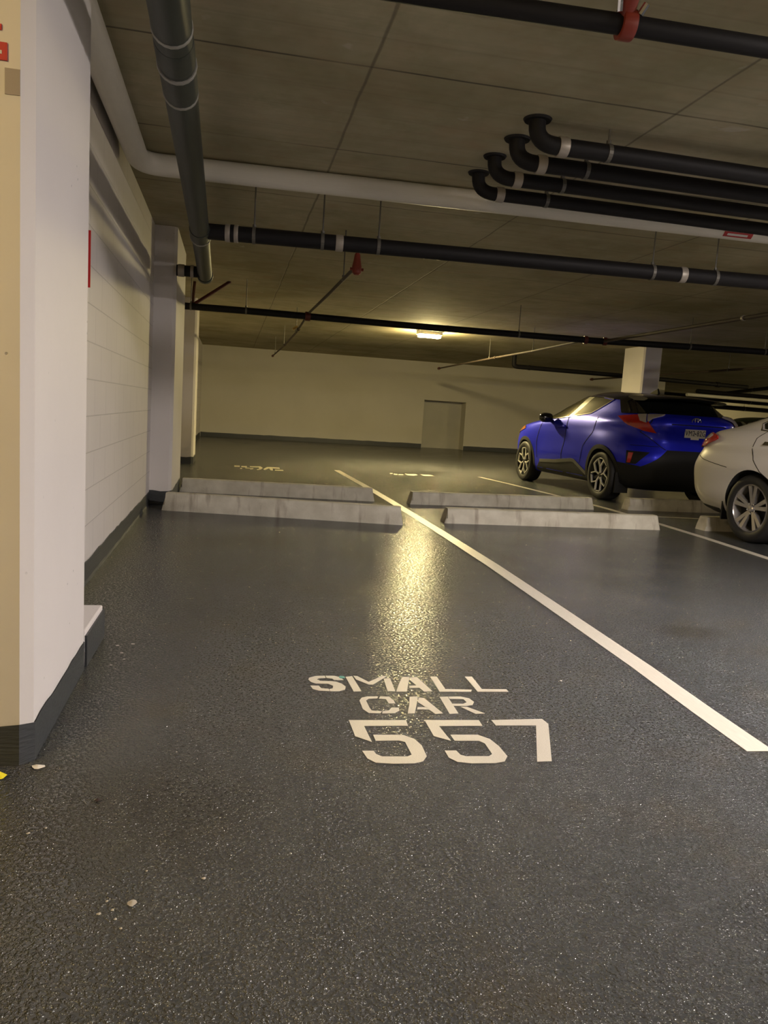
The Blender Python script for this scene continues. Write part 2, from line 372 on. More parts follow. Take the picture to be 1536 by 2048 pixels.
# ------------------------------------------------------------------ painted floor markings
LETTERS= {'word_small':[[[(0.405,2.912),(0.369,2.91),(0.342,2.892),(0.336,2.872),(0.343,2.845),(0.36,2.827),(0.407,2.823),(0.424,2.801),(0.419,2.774),(0.405,2.765),(0.406,2.744),(0.438,2.743),(0.464,2.76),(0.471,2.79),(0.46,2.823),(0.44,2.845),(0.421,2.851),(0.38,2.855),(0.369,2.871),(0.378,2.883),(0.406,2.888)],[(0.408,2.912),(0.443,2.91),(0.464,2.894),(0.474,2.862),(0.436,2.863),(0.431,2.879),(0.409,2.888)],[(0.337,2.806),(0.369,2.802),(0.376,2.775),(0.403,2.77),(0.404,2.745),(0.363,2.752),(0.343,2.769)]],[[(0.486,2.897),(0.514,2.905),(0.524,2.741),(0.494,2.739)],[(0.519,2.91),(0.535,2.904),(0.569,2.839),(0.637,2.907),(0.654,2.902),(0.581,2.81),(0.564,2.811),(0.524,2.867)],[(0.636,2.874),(0.663,2.88),(0.654,2.737),(0.624,2.738)]],[[(0.716,2.892),(0.746,2.892),(0.721,2.811),(0.698,2.732),(0.657,2.734),(0.684,2.812)],[(0.748,2.883),(0.775,2.891),(0.799,2.732),(0.765,2.73),(0.74,2.851)],[(0.723,2.793),(0.752,2.795),(0.758,2.77),(0.716,2.771)]],[[(0.831,2.893),(0.859,2.892),(0.856,2.753),(0.96,2.743),(0.951,2.723),(0.826,2.727)]],[[(0.977,2.89),(1.007,2.889),(1.003,2.749),(1.102,2.743),(1.102,2.718),(0.977,2.722)]]],'word_car':[[[(0.577,2.685),(0.537,2.687),(0.514,2.676),(0.501,2.649),(0.5,2.568),(0.515,2.532),(0.555,2.527),(0.564,2.545),(0.529,2.553),(0.526,2.58),(0.525,2.648),(0.538,2.665),(0.571,2.667)],[(0.585,2.685),(0.618,2.682),(0.628,2.644),(0.628,2.616),(0.604,2.617),(0.602,2.659),(0.576,2.664)],[(0.566,2.545),(0.591,2.551),(0.606,2.577),(0.632,2.575),(0.629,2.549),(0.606,2.527),(0.562,2.526)]],[[(0.696,2.677),(0.727,2.679),(0.71,2.62),(0.678,2.521),(0.653,2.522),(0.675,2.594)],[(0.73,2.669),(0.748,2.664),(0.781,2.517),(0.752,2.514),(0.715,2.627)],[(0.702,2.577),(0.736,2.575),(0.74,2.554),(0.696,2.558)]],[[(0.811,2.673),(0.843,2.675),(0.837,2.514),(0.804,2.512)],[(0.845,2.675),(0.893,2.674),(0.921,2.655),(0.929,2.619),(0.915,2.591),(0.887,2.582),(0.841,2.585),(0.839,2.605),(0.882,2.602),(0.9,2.616),(0.897,2.648),(0.845,2.653)],[(0.863,2.576),(0.887,2.572),(0.935,2.51),(0.899,2.508)]]],'number':[[[(0.435,2.473),(0.633,2.464),(0.63,2.417),(0.479,2.423),(0.483,2.297),(0.436,2.343)],[(0.497,2.351),(0.596,2.344),(0.627,2.311),(0.639,2.262),(0.636,2.185),(0.616,2.152),(0.586,2.14),(0.522,2.142),(0.469,2.152),(0.448,2.182),(0.441,2.235),(0.477,2.233),(0.48,2.21),(0.496,2.192),(0.575,2.187),(0.591,2.198),(0.591,2.291),(0.573,2.303),(0.497,2.305)]],[[(0.699,2.461),(0.893,2.452),(0.89,2.403),(0.736,2.41),(0.745,2.291),(0.697,2.329)],[(0.756,2.337),(0.849,2.332),(0.88,2.297),(0.892,2.242),(0.894,2.169),(0.873,2.135),(0.839,2.125),(0.764,2.128),(0.722,2.141),(0.703,2.171),(0.704,2.221),(0.741,2.219),(0.746,2.188),(0.761,2.177),(0.835,2.173),(0.85,2.187),(0.852,2.265),(0.838,2.285),(0.757,2.29)]],[[(0.938,2.45),(1.129,2.451),(1.134,2.407),(1.025,2.126),(0.976,2.126),(1.084,2.397),(0.939,2.404)]]]}
FARA= [[(0.106,13.148),(0.196,13.161),(0.193,12.878),(0.104,12.866)],[(0.221,13.094),(0.312,13.107),(0.307,12.866),(0.218,12.854)],[(0.197,12.687),(0.229,12.705),(0.226,12.515),(0.195,12.513)],[(0.281,12.812),(0.349,12.773),(0.346,12.642),(0.278,12.657)],[(0.364,13.122),(0.543,13.202),(0.57,12.898),(0.525,12.569),(0.465,12.44),(0.458,12.606),(0.499,12.704),(0.507,12.941),(0.444,12.96),(0.36,12.935)],[(0.347,12.696),(0.413,12.771),(0.401,12.575),(0.355,12.513)],[(0.567,12.667),(0.652,13.143),(0.856,13.139),(0.851,12.862),(0.732,12.911),(0.716,12.503),(0.679,12.505),(0.672,12.878),(0.585,12.506)],[(0.757,12.673),(0.895,12.689),(0.882,12.49),(0.747,12.491)]]
FARB= [[(2.767,13.085),(2.821,13.112),(2.781,12.906),(2.731,12.895)],[(2.81,12.969),(2.877,12.954),(2.834,12.758),(2.773,12.782)],[(2.885,12.904),(2.974,12.935),(2.943,12.799),(2.855,12.769)],[(3.038,13.118),(3.074,13.067),(3.234,13.112),(3.228,12.905),(3.111,12.735),(3.013,12.8)],[(3.316,13.119),(3.506,13.11),(3.51,12.842),(3.301,12.787)]]
def ground_poly(mb, p, h=.0015):
    return mb.prism([tuple(q) for q in p], 0.0004, h)
mk = thing('stall_marking', 'white stencilled SMALL CAR 557 painted on the near stall floor', 'floor marking', (0, 0, 0))
for wname in ('word_small', 'word_car', 'number'):
    mb = MB()
    for g in LETTERS[wname]:
        for p in g: ground_poly(mb, p)
    build(mb, {'word_small': 'word', 'word_car': 'word', 'number': 'number'}[wname], M['line'], mk)
def flat_mark(polys, label, mat='lineold'):
    mb = MB()
    for p in polys: ground_poly(mb, p)
    tag(build(mb, 'stall_marking', M[mat]), label, 'floor marking')
flat_mark(FARA, 'faint worn white stall number behind the left pair of wheel stops')
flat_mark(FARB, 'faint white stall number on the floor below the far recess')
def road_line(pts, wd, label, mat='line'):
    mb = MB(); n = len(pts); V = []
    for i in range(n):
        a = Vector((*pts[max(i - 1, 0)], 0)); b = Vector((*pts[min(i + 1, n - 1)], 0)); d = (b - a).normalized(); s = Vector((-d.y, d.x, 0)) * wd / 2
        p = Vector((*pts[i], 0))
        V += [p + s, p - s, p + s + Vector((0, 0, .0015)), p - s + Vector((0, 0, .0015))]
    F = []
    for i in range(n - 1):
        o = i * 4; q = o + 4
        F += [(o, q, q + 1, o + 1), (o + 2, o + 3, q + 3, q + 2), (o, o + 2, q + 2, q), (o + 1, q + 1, q + 3, o + 3)]
    F += [(0, 1, 3, 2), (4 * n - 4, 4 * n - 2, 4 * n - 1, 4 * n - 3)]
    tag(build(mb.add([v + Vector((0, 0, .0004)) for v in V], F), 'parking_line', M[mat]), label, 'parking line')
road_line([(1.785, 2.15), (1.80, 2.5), (1.83, 3.0), (1.865, 4.0), (1.90, 5.2), (1.915, 6.7), (1.915, 9.0), (1.90, 10.5), (1.86, 12.2), (1.845, 13.15)], .10, 'long white line running from the lower right between both pairs of wheel stops')
road_line([(4.45, 3.5), (4.61, 5.77), (4.70, 6.8), (4.75, 7.74), (4.78, 9.0), (4.70, 10.4), (4.56, 12), (4.42, 13.13)], .085, 'white line passing beside the blue car and right-hand wheel stops')
road_line([(4.82, 8.40), (5.6, 8.34), (7.4, 8.36)], .05, 'thin white cross line between the blue car and the white car')

# ------------------------------------------------------------------ wheel stops
def wheel_stop(a, b, h, label, dep=.17):
    a = Vector((*a, 0)); b = Vector((*b, 0)); d = b - a; ln = d.length; ang = math.atan2(d.y, d.x)
    prof = [(0, 0), (dep, 0), (dep, h * .35), (dep - .028, h * .93), (dep - .04, h), (.04, h), (.028, h * .93), (0, h * .35)]
    n = 22; V = []
    st = [0, .03] + [ln * i / n for i in range(1, n)] + [ln - .03, ln]
    for s in st:
        e = .035 if s in (0, ln) else 0
        for (y, z) in prof:
            k = z / h
            V.append((s + (e * k if s == 0 else -e * k if s == ln else 0), y + (.01 if e and y < dep / 2 else -.01 if e else 0) + random.uniform(-.0015, .0015), z * (.94 if e else 1) + (random.uniform(-.002, .001) if z > 0 else 0)))
    m = len(prof); k = len(st)
    F = [(i * m + j, (i + 1) * m + j, (i + 1) * m + (j + 1) % m, i * m + (j + 1) % m) for i in range(k - 1) for j in range(m)]
    F += [tuple(range(m)), tuple(range(k * m - 1, (k - 1) * m - 1, -1))]
    o = build(MB().add(V, F), 'wheel_stop', M['stop'], smooth=25)
    o.location = a; o.rotation_euler = (0, 0, ang)
    tag(o, label, 'wheel stop')
wheel_stop((-.600, 7.45), (1.64, 7.00), .168, 'front wheel stop of the left pair, longest, stained along its face')
wheel_stop((-.535, 9.02), (1.70, 8.80), .155, 'back wheel stop of the left pair, against the white column')
wheel_stop((2.11, 7.22), (4.47, 7.25), .148, 'front wheel stop of the middle pair, dark stain near its right end')
wheel_stop((2.10, 8.66), (4.51, 8.84), .145, 'back wheel stop of the middle pair, ending by the blue car wheel')
wheel_stop((5.02, 8.93), (7.35, 9.05), .15, 'wheel stop under the back of the blue car')
wheel_stop((5.03, 7.30), (7.4, 7.36), .15, 'wheel stop behind the white car wheel, only its end showing', .19)

# ------------------------------------------------------------------ pipes
def arc3(p0, c, p1, n=8):   # quadratic bend
    p0, c, p1 = Vector(p0), Vector(c), Vector(p1)
    return [(p0 * (1 - t) ** 2 + c * 2 * t * (1 - t) + p1 * t * t) for t in [i / n for i in range(n + 1)]]
def pipe(label, pts, r, mat, cat='pipe', name='pipe', rings=(), hang=(), clamps=(), parts=()):
    o = tag(build(MB().tube(pts, r), name, M[mat], smooth=40), label, cat)
    def frame(p):      # nearest segment direction
        p = Vector(p); best = None
        for i in range(len(pts) - 1):
            a, b = Vector(pts[i]), Vector(pts[i + 1]); d = b - a; t = max(0, min(1, (p - a).dot(d) / max(d.length_squared, 1e-9)))
            q = a + d * t; e = (q - p).length
            if best is None or e < best[0]: best = (e, q, d.normalized())
        return best[1], best[2]
    for (p, wd, k, mm) in rings:
        q, d = frame(p)
        build(MB().tube([q - d * wd / 2, q - d * wd * .35, q + d * wd * .35, q + d * wd / 2], [r * (k * .97), r * k, r * k, r * (k * .97)]), 'coupling', M[mm], o, smooth=40)
    for p in hang:
        q, d = frame(p); s = d.cross(Vector((0, 0, 1))).normalized()
        mb = MB().tube([q - d * .012, q + d * .012], r * 1.08)
        mb.tube([q + Vector((0, 0, r)), q + Vector((0, 0, r + .02))], .014, 8)
        if HC - q.z - r > .03: mb.tube([q + Vector((0, 0, r)), Vector((q.x, q.y, HC))], .006, 8)
        h = build(mb, 'hanger', M['hang'], o)
    return o
ZG = 2.26
pipe('large grey-green pipe running overhead from the top edge along the left wall',
     [(-.235, 1.2, 2.275), (-.232, 2.64, 2.27), (-.259, 6.0, 2.26), (-.285, 8.0, ZG)], .067, 'gray_pipe', name='drain_pipe',
     rings=[((-.232, 2.83, ZG), .02, 1.05, 'pipejoint'), ((-.235, 3.0, ZG), .17, 1.045, 'gray_pipe'), ((-.24, 3.12, ZG), .022, 1.1, 'pipejoint'), ((-.243, 3.38, ZG), .02, 1.06, 'pipejoint'),
            ((-.243, 3.25, ZG), .24, 1.03, 'gray_pipe'), ((-.258, 5.98, ZG), .30, 1.10, 'gray_pipe'), ((-.259, 6.10, ZG), .03, 1.18, 'pipejoint'), ((-.285, 7.97, ZG), .10, 1.16, 'gray_pipe')])
pipe('short black stub pipe leaving the far end of the grey-green pipe', [(-.30, 7.80, ZG), (-.545, 7.80, ZG)], .052, 'black_pipe',
     rings=[((-.40, 7.8, ZG), .03, 1.12, 'clamp'), ((-.50, 7.8, ZG), .06, 1.12, 'clamp')])
pipe('thick black pipe crossing the ceiling just beyond the white pipe', [(-.20, 5.92, ZG), (.6, 5.86, ZG), (1.6, 5.79, ZG), (3.2, 5.69, ZG), (4.3, 5.60, ZG), (9.0, 5.3, ZG)], .056, 'black_pipe',
     rings=[((-.06, 5.91, ZG), .035, 1.12, 'clamp'), ((-.02, 5.91, ZG), .045, 1.10, 'black_pipe'), ((.0, 5.90, ZG), .03, 1.14, 'clamp'), ((.747, 5.85, ZG), .055, 1.09, 'clamp'), ((3.44, 5.67, ZG), .05, 1.10, 'clamp')],
     hang=[(.126, 5.88, ZG), (.622, 5.85, ZG), (1.035, 5.82, ZG), (3.19, 5.69, ZG), (3.71, 5.65, ZG)])
pipe('white-painted pipe along the left wall turning across the ceiling',
     [(-.650, 3.04, 2.596), (-.650, 5.37, 2.596)] + arc3((-.650, 5.45, 2.596), (-.650, 5.63, 2.596), (-.50, 5.63, 2.596), 6) + [(.42, 5.60, 2.596), (1.6, 5.56, 2.596), (4.05, 5.50, 2.596), (9.0, 5.38, 2.596)], .071, 'white_pipe', name='sprinkler_main')
# label wrapped on the white pipe
def wrap_label(x0, x1, a0, a1, r, mat, label):   # a sticker bent round the white pipe
    V = []; n = 10
    for x in (x0, x1):
        cy = 5.56 + (x - 1.6) * (5.50 - 5.56) / 2.45
        for k in (r, r + .001):
            for i in range(n + 1):
                t = math.radians(a0 + (a1 - a0) * i / n); V.append((x, cy + k * math.cos(t), 2.596 + k * math.sin(t)))
    m = n + 1; F = []
    for i in range(n):
        F += [(m + i, m + i + 1, 3 * m + i + 1, 3 * m + i), (i, 2 * m + i, 2 * m + i + 1, i + 1), (i, i + 1, m + i + 1, m + i), (2 * m + i, 3 * m + i, 3 * m + i + 1, 2 * m + i + 1)]
    F += [(0, m, 3 * m, 2 * m), (n, 2 * m + n, 3 * m + n, m + n)]
    return tag(build(MB().add(V, F), 'pipe_label', M[mat]), label, 'label')
wrap_label(3.62, 3.86, 205, 238, .0718, 'sign_red', 'red pipe label with a white stripe stuck on the white pipe')
wrap_label(3.65, 3.82, 215, 228, .073, 'sign_white', 'white stripe in the middle of the red pipe label')
tp = pipe('dark pipe crossing the top right corner of the ceiling', [(-.5, 2.76, 2.45), (.63, 2.735, 2.45), (1.32, 2.70, 2.45), (1.9, 2.685, 2.45), (5, 2.6, 2.45)], .034, 'black_pipe',
     rings=[((1.317, 2.70, 2.45), .05, 1.5, 'red')])
build(MB().tube([(1.31, 2.70, 2.46), (1.30, 2.66, 2.51), (1.30, 2.62, 2.54)], [.028, .034, .028], 12), 'outlet', M['red'], tp, smooth=40)
build(MB().tube([(1.345, 2.66, 2.47), (1.36, 2.645, 2.50)], .012, 8), 'bolt', M['chrome'], tp)
build(MB().tube([(1.27, 2.66, 2.47), (1.262, 2.645, 2.50)], .012, 8), 'bolt', M['chrome'], tp)
build(MB().tube([(1.30, 2.62, 2.54), (1.30, 2.615, 2.60)], [.026, .03], 8), 'plug', M['brass'], tp)
# four drain pipes leaving the slab
yy = [4.175, 4.49, 4.825, 5.175]; px = [1.575, 1.58, 1.56, 1.57]; hx = [2.0, 2.02, 2.02, 2.06]
names = ['nearest', 'second nearest', 'third nearest', 'farthest']
for i in range(4):
    y = yy[i]; x = px[i]; r = .046 if i < 2 else .043; z = 2.545
    pts = [(x, y, HC)] + arc3((x, y, HC - .03), (x, y, z), (x + .12, y, z), 8) + [(x + .6, y, z), (4.5, y + .05, z), (9, y + .1, z)]
    y2 = y
    p = pipe('black drain pipe elbowing down from the slab, %s of the four side by side' % names[i], pts, r, 'black_pipe', name='drain_pipe',
             rings=[((x + .155, y, z), .055, 1.16, 'clamp')], hang=[(hx[i], y, z)])
    build(MB().tube([(x, y, HC - .012), (x, y, HC - .001)], [r * 1.55, r * 1.7], 24), 'flange', M['black_pipe'], p)
# long low pipe with sprinkler branches
ZL = 2.26
pipe('long thin black pipe crossing below the far ceiling, farther than the thick one', [(-.84, 10.68, ZL), (.16, 10.62, ZL), (1.0, 10.64, ZL), (2.3, 10.70, ZL), (4.0, 10.62, ZL), (5.15, 10.58, ZL), (6.5, 10.3, ZL), (7.7, 10.12, ZL), (14, 9.6, ZL)], .045, 'black_pipe', name='sprinkler_main',
     rings=[((-.69, 10.67, ZL), .04, 1.35, 'galv'), ((.982, 10.64, ZL), .07, 1.35, 'dark_red'), ((5.0, 10.58, ZL), .05, 1.3, 'dark_red'), ((5.29, 10.56, ZL), .05, 1.3, 'dark_red')],
     hang=[(-.548, 10.66, ZL), (.162, 10.62, ZL), (3.99, 10.62, ZL), (6.5, 10.3, ZL), (7.6, 10.13, ZL)])
pipe('dark red brace rising from the long thin pipe straight up to the slab', [(-.53, 10.66, ZL + .04), (-.54, 11.3, HC)], .022, 'dark_red', cat='pipe brace', name='pipe_brace')
pipe('dark red brace slanting to the right from the long thin pipe up to the slab', [(-.50, 10.66, ZL + .04), (-.06, 11.0, HC)], .022, 'dark_red', cat='pipe brace', name='pipe_brace')
b1 = pipe('slanting sprinkler branch pipe below the ceiling with a red end fitting', [(.975, 6.45, ZL - .04), (.99, 8.5, ZL), (1.0, 10.7, ZL + .05), (1.03, 13, ZL), (1.04, 16, ZL), (1.0, 19.8, ZL)], .016, 'galv', name='sprinkler_branch',
     rings=[((1.03, 12.6, ZL), .10, 1.7, 'galv'), ((1.04, 15.9, ZL), .08, 1.6, 'galv'), ((1.0, 19.75, ZL), .1, 1.9, 'dark_red')],
     hang=[(.98, 7.25, ZL - .03), (1.03, 13.1, ZL), (1.04, 16.2, ZL), (1.0, 18.9, ZL)])
build(MB().tube([(.975, 6.43, ZL - .115), (.975, 6.43, ZL - .10), (.975, 6.43, ZL - .05), (.975, 6.43, ZL + .0), (.975, 6.43, ZL + .045), (.975, 6.43, ZL + .07)], [.02, .036, .040, .030, .024, .010], 12)
      .tube([(.92, 6.43, ZL - .07), (1.03, 6.43, ZL - .07)], .012, 8), 'end_fitting', M['red'], b1, smooth=40)
build(MB().tube([(.96, 12.9, ZL + .03), (1.03, 12.9, ZL + .08)], .02, 8), 'sprinkler_head', M['brass'], b1)
pipe('sprinkler branch pipe running away from the long thin pipe right of the lit lamp', [(5.0, 10.6, ZL), (5.13, 12.9, ZL), (5.15, 15.1, ZL), (5.3, 19.75, ZL)], .018, 'galv', name='sprinkler_branch',
     rings=[((5.15, 14.9, ZL), .08, 1.6, 'galv'), ((5.29, 19.7, ZL), .1, 1.9, 'dark_red')], hang=[(5.13, 12.9, ZL), (5.2, 15.3, ZL)])
pipe('sprinkler branch pipe running from the long thin pipe to the right edge', [(5.27, 10.6, ZL), (5.25, 7.0, ZL), (5.24, 3.5, ZL)], .022, 'galv', name='sprinkler_branch',
     rings=[((5.25, 7.4, ZL), .03, 1.3, 'clamp')])
ZQ = 2.35
pipe('black pipe with turned-up end in front of the far wall', [(6.78, 18.2, HC - .005), (6.78, 18.2, 2.45)] + arc3((6.78, 18.2, 2.42), (6.78, 18.2, ZQ), (6.90, 18.2, ZQ), 6) + [(9.9, 18.5, ZQ), (13.1, 19.1, ZQ), (14.0, 19.2, ZQ)], .055, 'black_pipe',
     rings=[((7.2, 18.2, ZQ), .05, 1.12, 'black_pipe'), ((13.0, 19.1, ZQ), .12, 1.3, 'black_pipe')])
pipe('thin sprinkler branch left of the free-standing column, ending near the far wall', [(10.19, 21.0, ZQ), (10.11, 16.7, ZQ), (10.07, 13.3, ZQ), (10.05, 9, ZQ)], .024, 'galv', name='sprinkler_branch',
     rings=[((10.19, 20.9, ZQ), .1, 1.6, 'dark_red')], hang=[(10.11, 17.2, ZQ), (10.08, 14.5, ZQ)])
# pipes crowding the far right ceiling
far = [((14.3, 22.0, 2.30), (30, 25.0, 2.30), .07, 'black_pipe', 'dark pipe at the upper far right, highest of the crowded background pipes'),
       ((13.5, 24.8, 2.28), (32, 28.5, 2.30), .10, 'black_pipe', 'thick dark pipe among the crowded background pipes above the dark green car'),
       ((13.0, 20.5, 2.10), (26, 22.0, 2.12), .05, 'white_pipe', 'pale pipe among the crowded background pipes'),
       ((14.6, 27.0, 2.08), (34, 30.5, 2.10), .09, 'black_pipe', 'dark pipe just above the dark green car roof'),
       ((15.5, 18.5, 2.55), (21.0, 34.0, 2.55), .06, 'black_pipe', 'dark pipe running away toward the far end on the right')]
for (a, b, r, mm, lb) in far:
    pipe(lb, [a, ((a[0] + b[0]) / 2, (a[1] + b[1]) / 2, a[2]), b], r, mm, hang=[((a[0] * .7 + b[0] * .3), (a[1] * .7 + b[1] * .3), a[2])])

# ------------------------------------------------------------------ bits on the floor
def debris(name, label, x, y, r, mat, h=.004, cat='debris', group=None, sx=1, rz=0):
    n = 9; V = [(r * sx * random.uniform(.6, 1.1) * math.cos(2 * PI * i / n), r * random.uniform(.6, 1.1) * math.sin(2 * PI * i / n), random.uniform(0, h * .3)) for i in range(n)]
    V += [(0, 0, h), (0, 0, -.0005)]
    F = [(i, (i + 1) % n, n) for i in range(n)] + [((i + 1) % n, i, n + 1) for i in range(n)]
    o = build(MB().add(V, F), name, M[mat]); o.location = (x, y, .0015); o.rotation_euler = (0, 0, rz); tag(o, label, cat, group)
debris('leaf', 'bright yellow leaf on the floor at the left edge by the nearest column', -.585, 2.135, .028, 'leaf', .02, 'leaf')
debris('leaf_fragment', 'small dark red fragment on the floor right of the yellow leaf', -.3, 1.985, .009, 'dark_leaf', .008)
debris('paint_chip', 'largest pale chip on the floor at the lower left', -.163, 1.549, .012, 'chip', .004)
debris('paint_chip', 'white paint flake at the foot of the nearest column corner', -.492, 2.19, .016, 'sign_white', .006, sx=1.4)
debris('paint_chip', 'dark round spot on the floor above the word SMALL', .93, 3.55, .008, 'dark_leaf', .004)
for k, (x, y) in enumerate([(-.20, 1.53), (-.215, 1.56), (-.145, 1.66), (-.02, 1.62), (-.40, 1.86), (-.435, 1.84), (-.19, 1.50), (-.225, 1.52), (-.12, 2.26), (-.175, 1.47)]):
    debris('grit', 'tiny pale speck of grit scattered on the lower left floor', x, y, random.uniform(.003, .006), 'chip', .003, 'grit', 'specks of grit on the lower left floor')
for k, (x, y) in enumerate([(-.42, 3.05), (-.40, 3.2), (-.38, 3.12), (-.43, 3.3), (-.37, 3.32)]):
    debris('paint_chip', 'pale scuffed chip on the floor beside the low curb', x, y, random.uniform(.005, .012), 'patch', .001, 'debris', 'scuffed chips beside the low curb')
debris('paint_chip', 'small tan chip on the floor right of the word SMALL', 1.37, 2.83, .006, 'chip', .004)
debris('paint_spot', 'small teal spray spot over the top of the letters S and M', .472, 2.895, .022, 'teal', .0012, sx=.7)

# ------------------------------------------------------------------ cars
def spline_levels(lv, sub=4):
    out = []; n = len(lv)
    for i in range(n - 1):
        p = [lv[max(i - 1, 0)], lv[i], lv[i + 1], lv[min(i + 2, n - 1)]]
        for k in range(sub):
            t = k / sub
            out.append(tuple(.5 * (2 * p[1][j] + (p[2][j] - p[0][j]) * t + (2 * p[0][j] - 5 * p[1][j] + 4 * p[2][j] - p[3][j]) * t * t
                       + (3 * p[1][j] - p[0][j] - 3 * p[2][j] + p[3][j]) * t ** 3) for j in range(len(lv[0]))))
    out.append(tuple(lv[-1])); return out
def car_shell(levels, sculpt, seg=160, zmod=None):
    L2 = spline_levels(levels); V = []; F = []
    for (z, xr, xf, w, n) in L2:
        c, a = (xr + xf) / 2, (xf - xr) / 2
        for j in range(seg):
            q = 2 * PI * j / seg; cq, sq = math.cos(q), math.sin(q)
            x = c + a * math.copysign(abs(cq) ** (2 / n), cq); yn = math.copysign(abs(sq) ** (2 / n), sq)
            y = w * yn
            y += math.copysign(sculpt(x, z) * min(1, abs(yn) ** 2), y)
            V.append((x, y, z if zmod is None else zmod(x, z)))
    m = len(L2)
    F = [(i * seg + j, i * seg + (j + 1) % seg, (i + 1) * seg + (j + 1) % seg, (i + 1) * seg + j) for i in range(m - 1) for j in range(seg)]
    F += [tuple(range(seg))[::-1], tuple(range((m - 1) * seg, m * seg))]
    return V, F
R2 = math.sqrt(.5)
def decal(bvh, name, poly, fr, mat, parent, off=.003, th=.004, grid=.05, s=1):
    bm = bmesh.new(); vs = [bm.verts.new((u, v, 0)) for u, v in poly]; bm.faces.new(vs)
    bmesh.ops.triangulate(bm, faces=bm.faces[:])
    for ax in (0, 1):
        lo, hi = min(p[ax] for p in poly), max(p[ax] for p in poly); g = lo + grid
        while g < hi:
            co = [0, 0, 0]; no = [0, 0, 0]; co[ax] = g; no[ax] = 1
            bmesh.ops.bisect_plane(bm, geom=bm.verts[:] + bm.edges[:] + bm.faces[:], plane_co=co, plane_no=no, dist=1e-5); g += grid
    for v in bm.verts:
        u, q = v.co.x, v.co.y
        if fr == 'side': o, d = Vector((u, 2 * s, q)), Vector((0, -s, 0))
        elif fr == 'rear': o, d = Vector((-3, u, q)), Vector((1, 0, 0))
        elif fr == 'front': o, d = Vector((6, u, q)), Vector((-1, 0, 0))
        elif fr == 'top': o, d = Vector((u, q, 3)), Vector((0, 0, -1))
        else:
            d = Vector((R2, -s * R2, 0)); o = Vector((R2, s * R2, 0)) * u - d * 3 + Vector((0, 0, q))
        h, nn, _, _ = bvh.ray_cast(o, d)
        k = 0
        while h is None and k < 40: k += 1; o.z -= .006; h, nn, _, _ = bvh.ray_cast(o, d)
        if h is None: h, nn, _, _ = bvh.find_nearest(o + d * 2)
        if nn.dot(d) > 0: nn = -nn
        v.co = h + nn * off
    bmesh.ops.recalc_face_normals(bm, faces=bm.faces)
    bmesh.ops.solidify(bm, geom=bm.faces[:], thickness=th)
    me = bpy.data.meshes.new(name); bm.to_mesh(me); bm.free()
    return link(name, me, M[mat] if isinstance(mat, str) else mat, parent, 50)
def ring_poly(cx, cz, r0, r1, a0, a1, n=22):
    p = [(cx + r1 * math.cos(math.radians(a0 + (a1 - a0) * i / n)), cz + r1 * math.sin(math.radians(a0 + (a1 - a0) * i / n))) for i in range(n + 1)]
    return p + [(cx + r0 * math.cos(math.radians(a1 - (a1 - a0) * i / n)), cz + r0 * math.sin(math.radians(a1 - (a1 - a0) * i / n))) for i in range(n + 1)]
def strip_poly(pts, wd):
    Lf, Rt = [], []
    for i, p in enumerate(pts):
        a = pts[max(i - 1, 0)]; b = pts[min(i + 1, len(pts) - 1)]; dx, dy = b[0] - a[0], b[1] - a[1]; k = math.hypot(dx, dy)
        Lf.append((p[0] - dy / k * wd / 2, p[1] + dx / k * wd / 2)); Rt.append((p[0] + dy / k * wd / 2, p[1] - dx / k * wd / 2))
    return Lf + Rt[::-1]

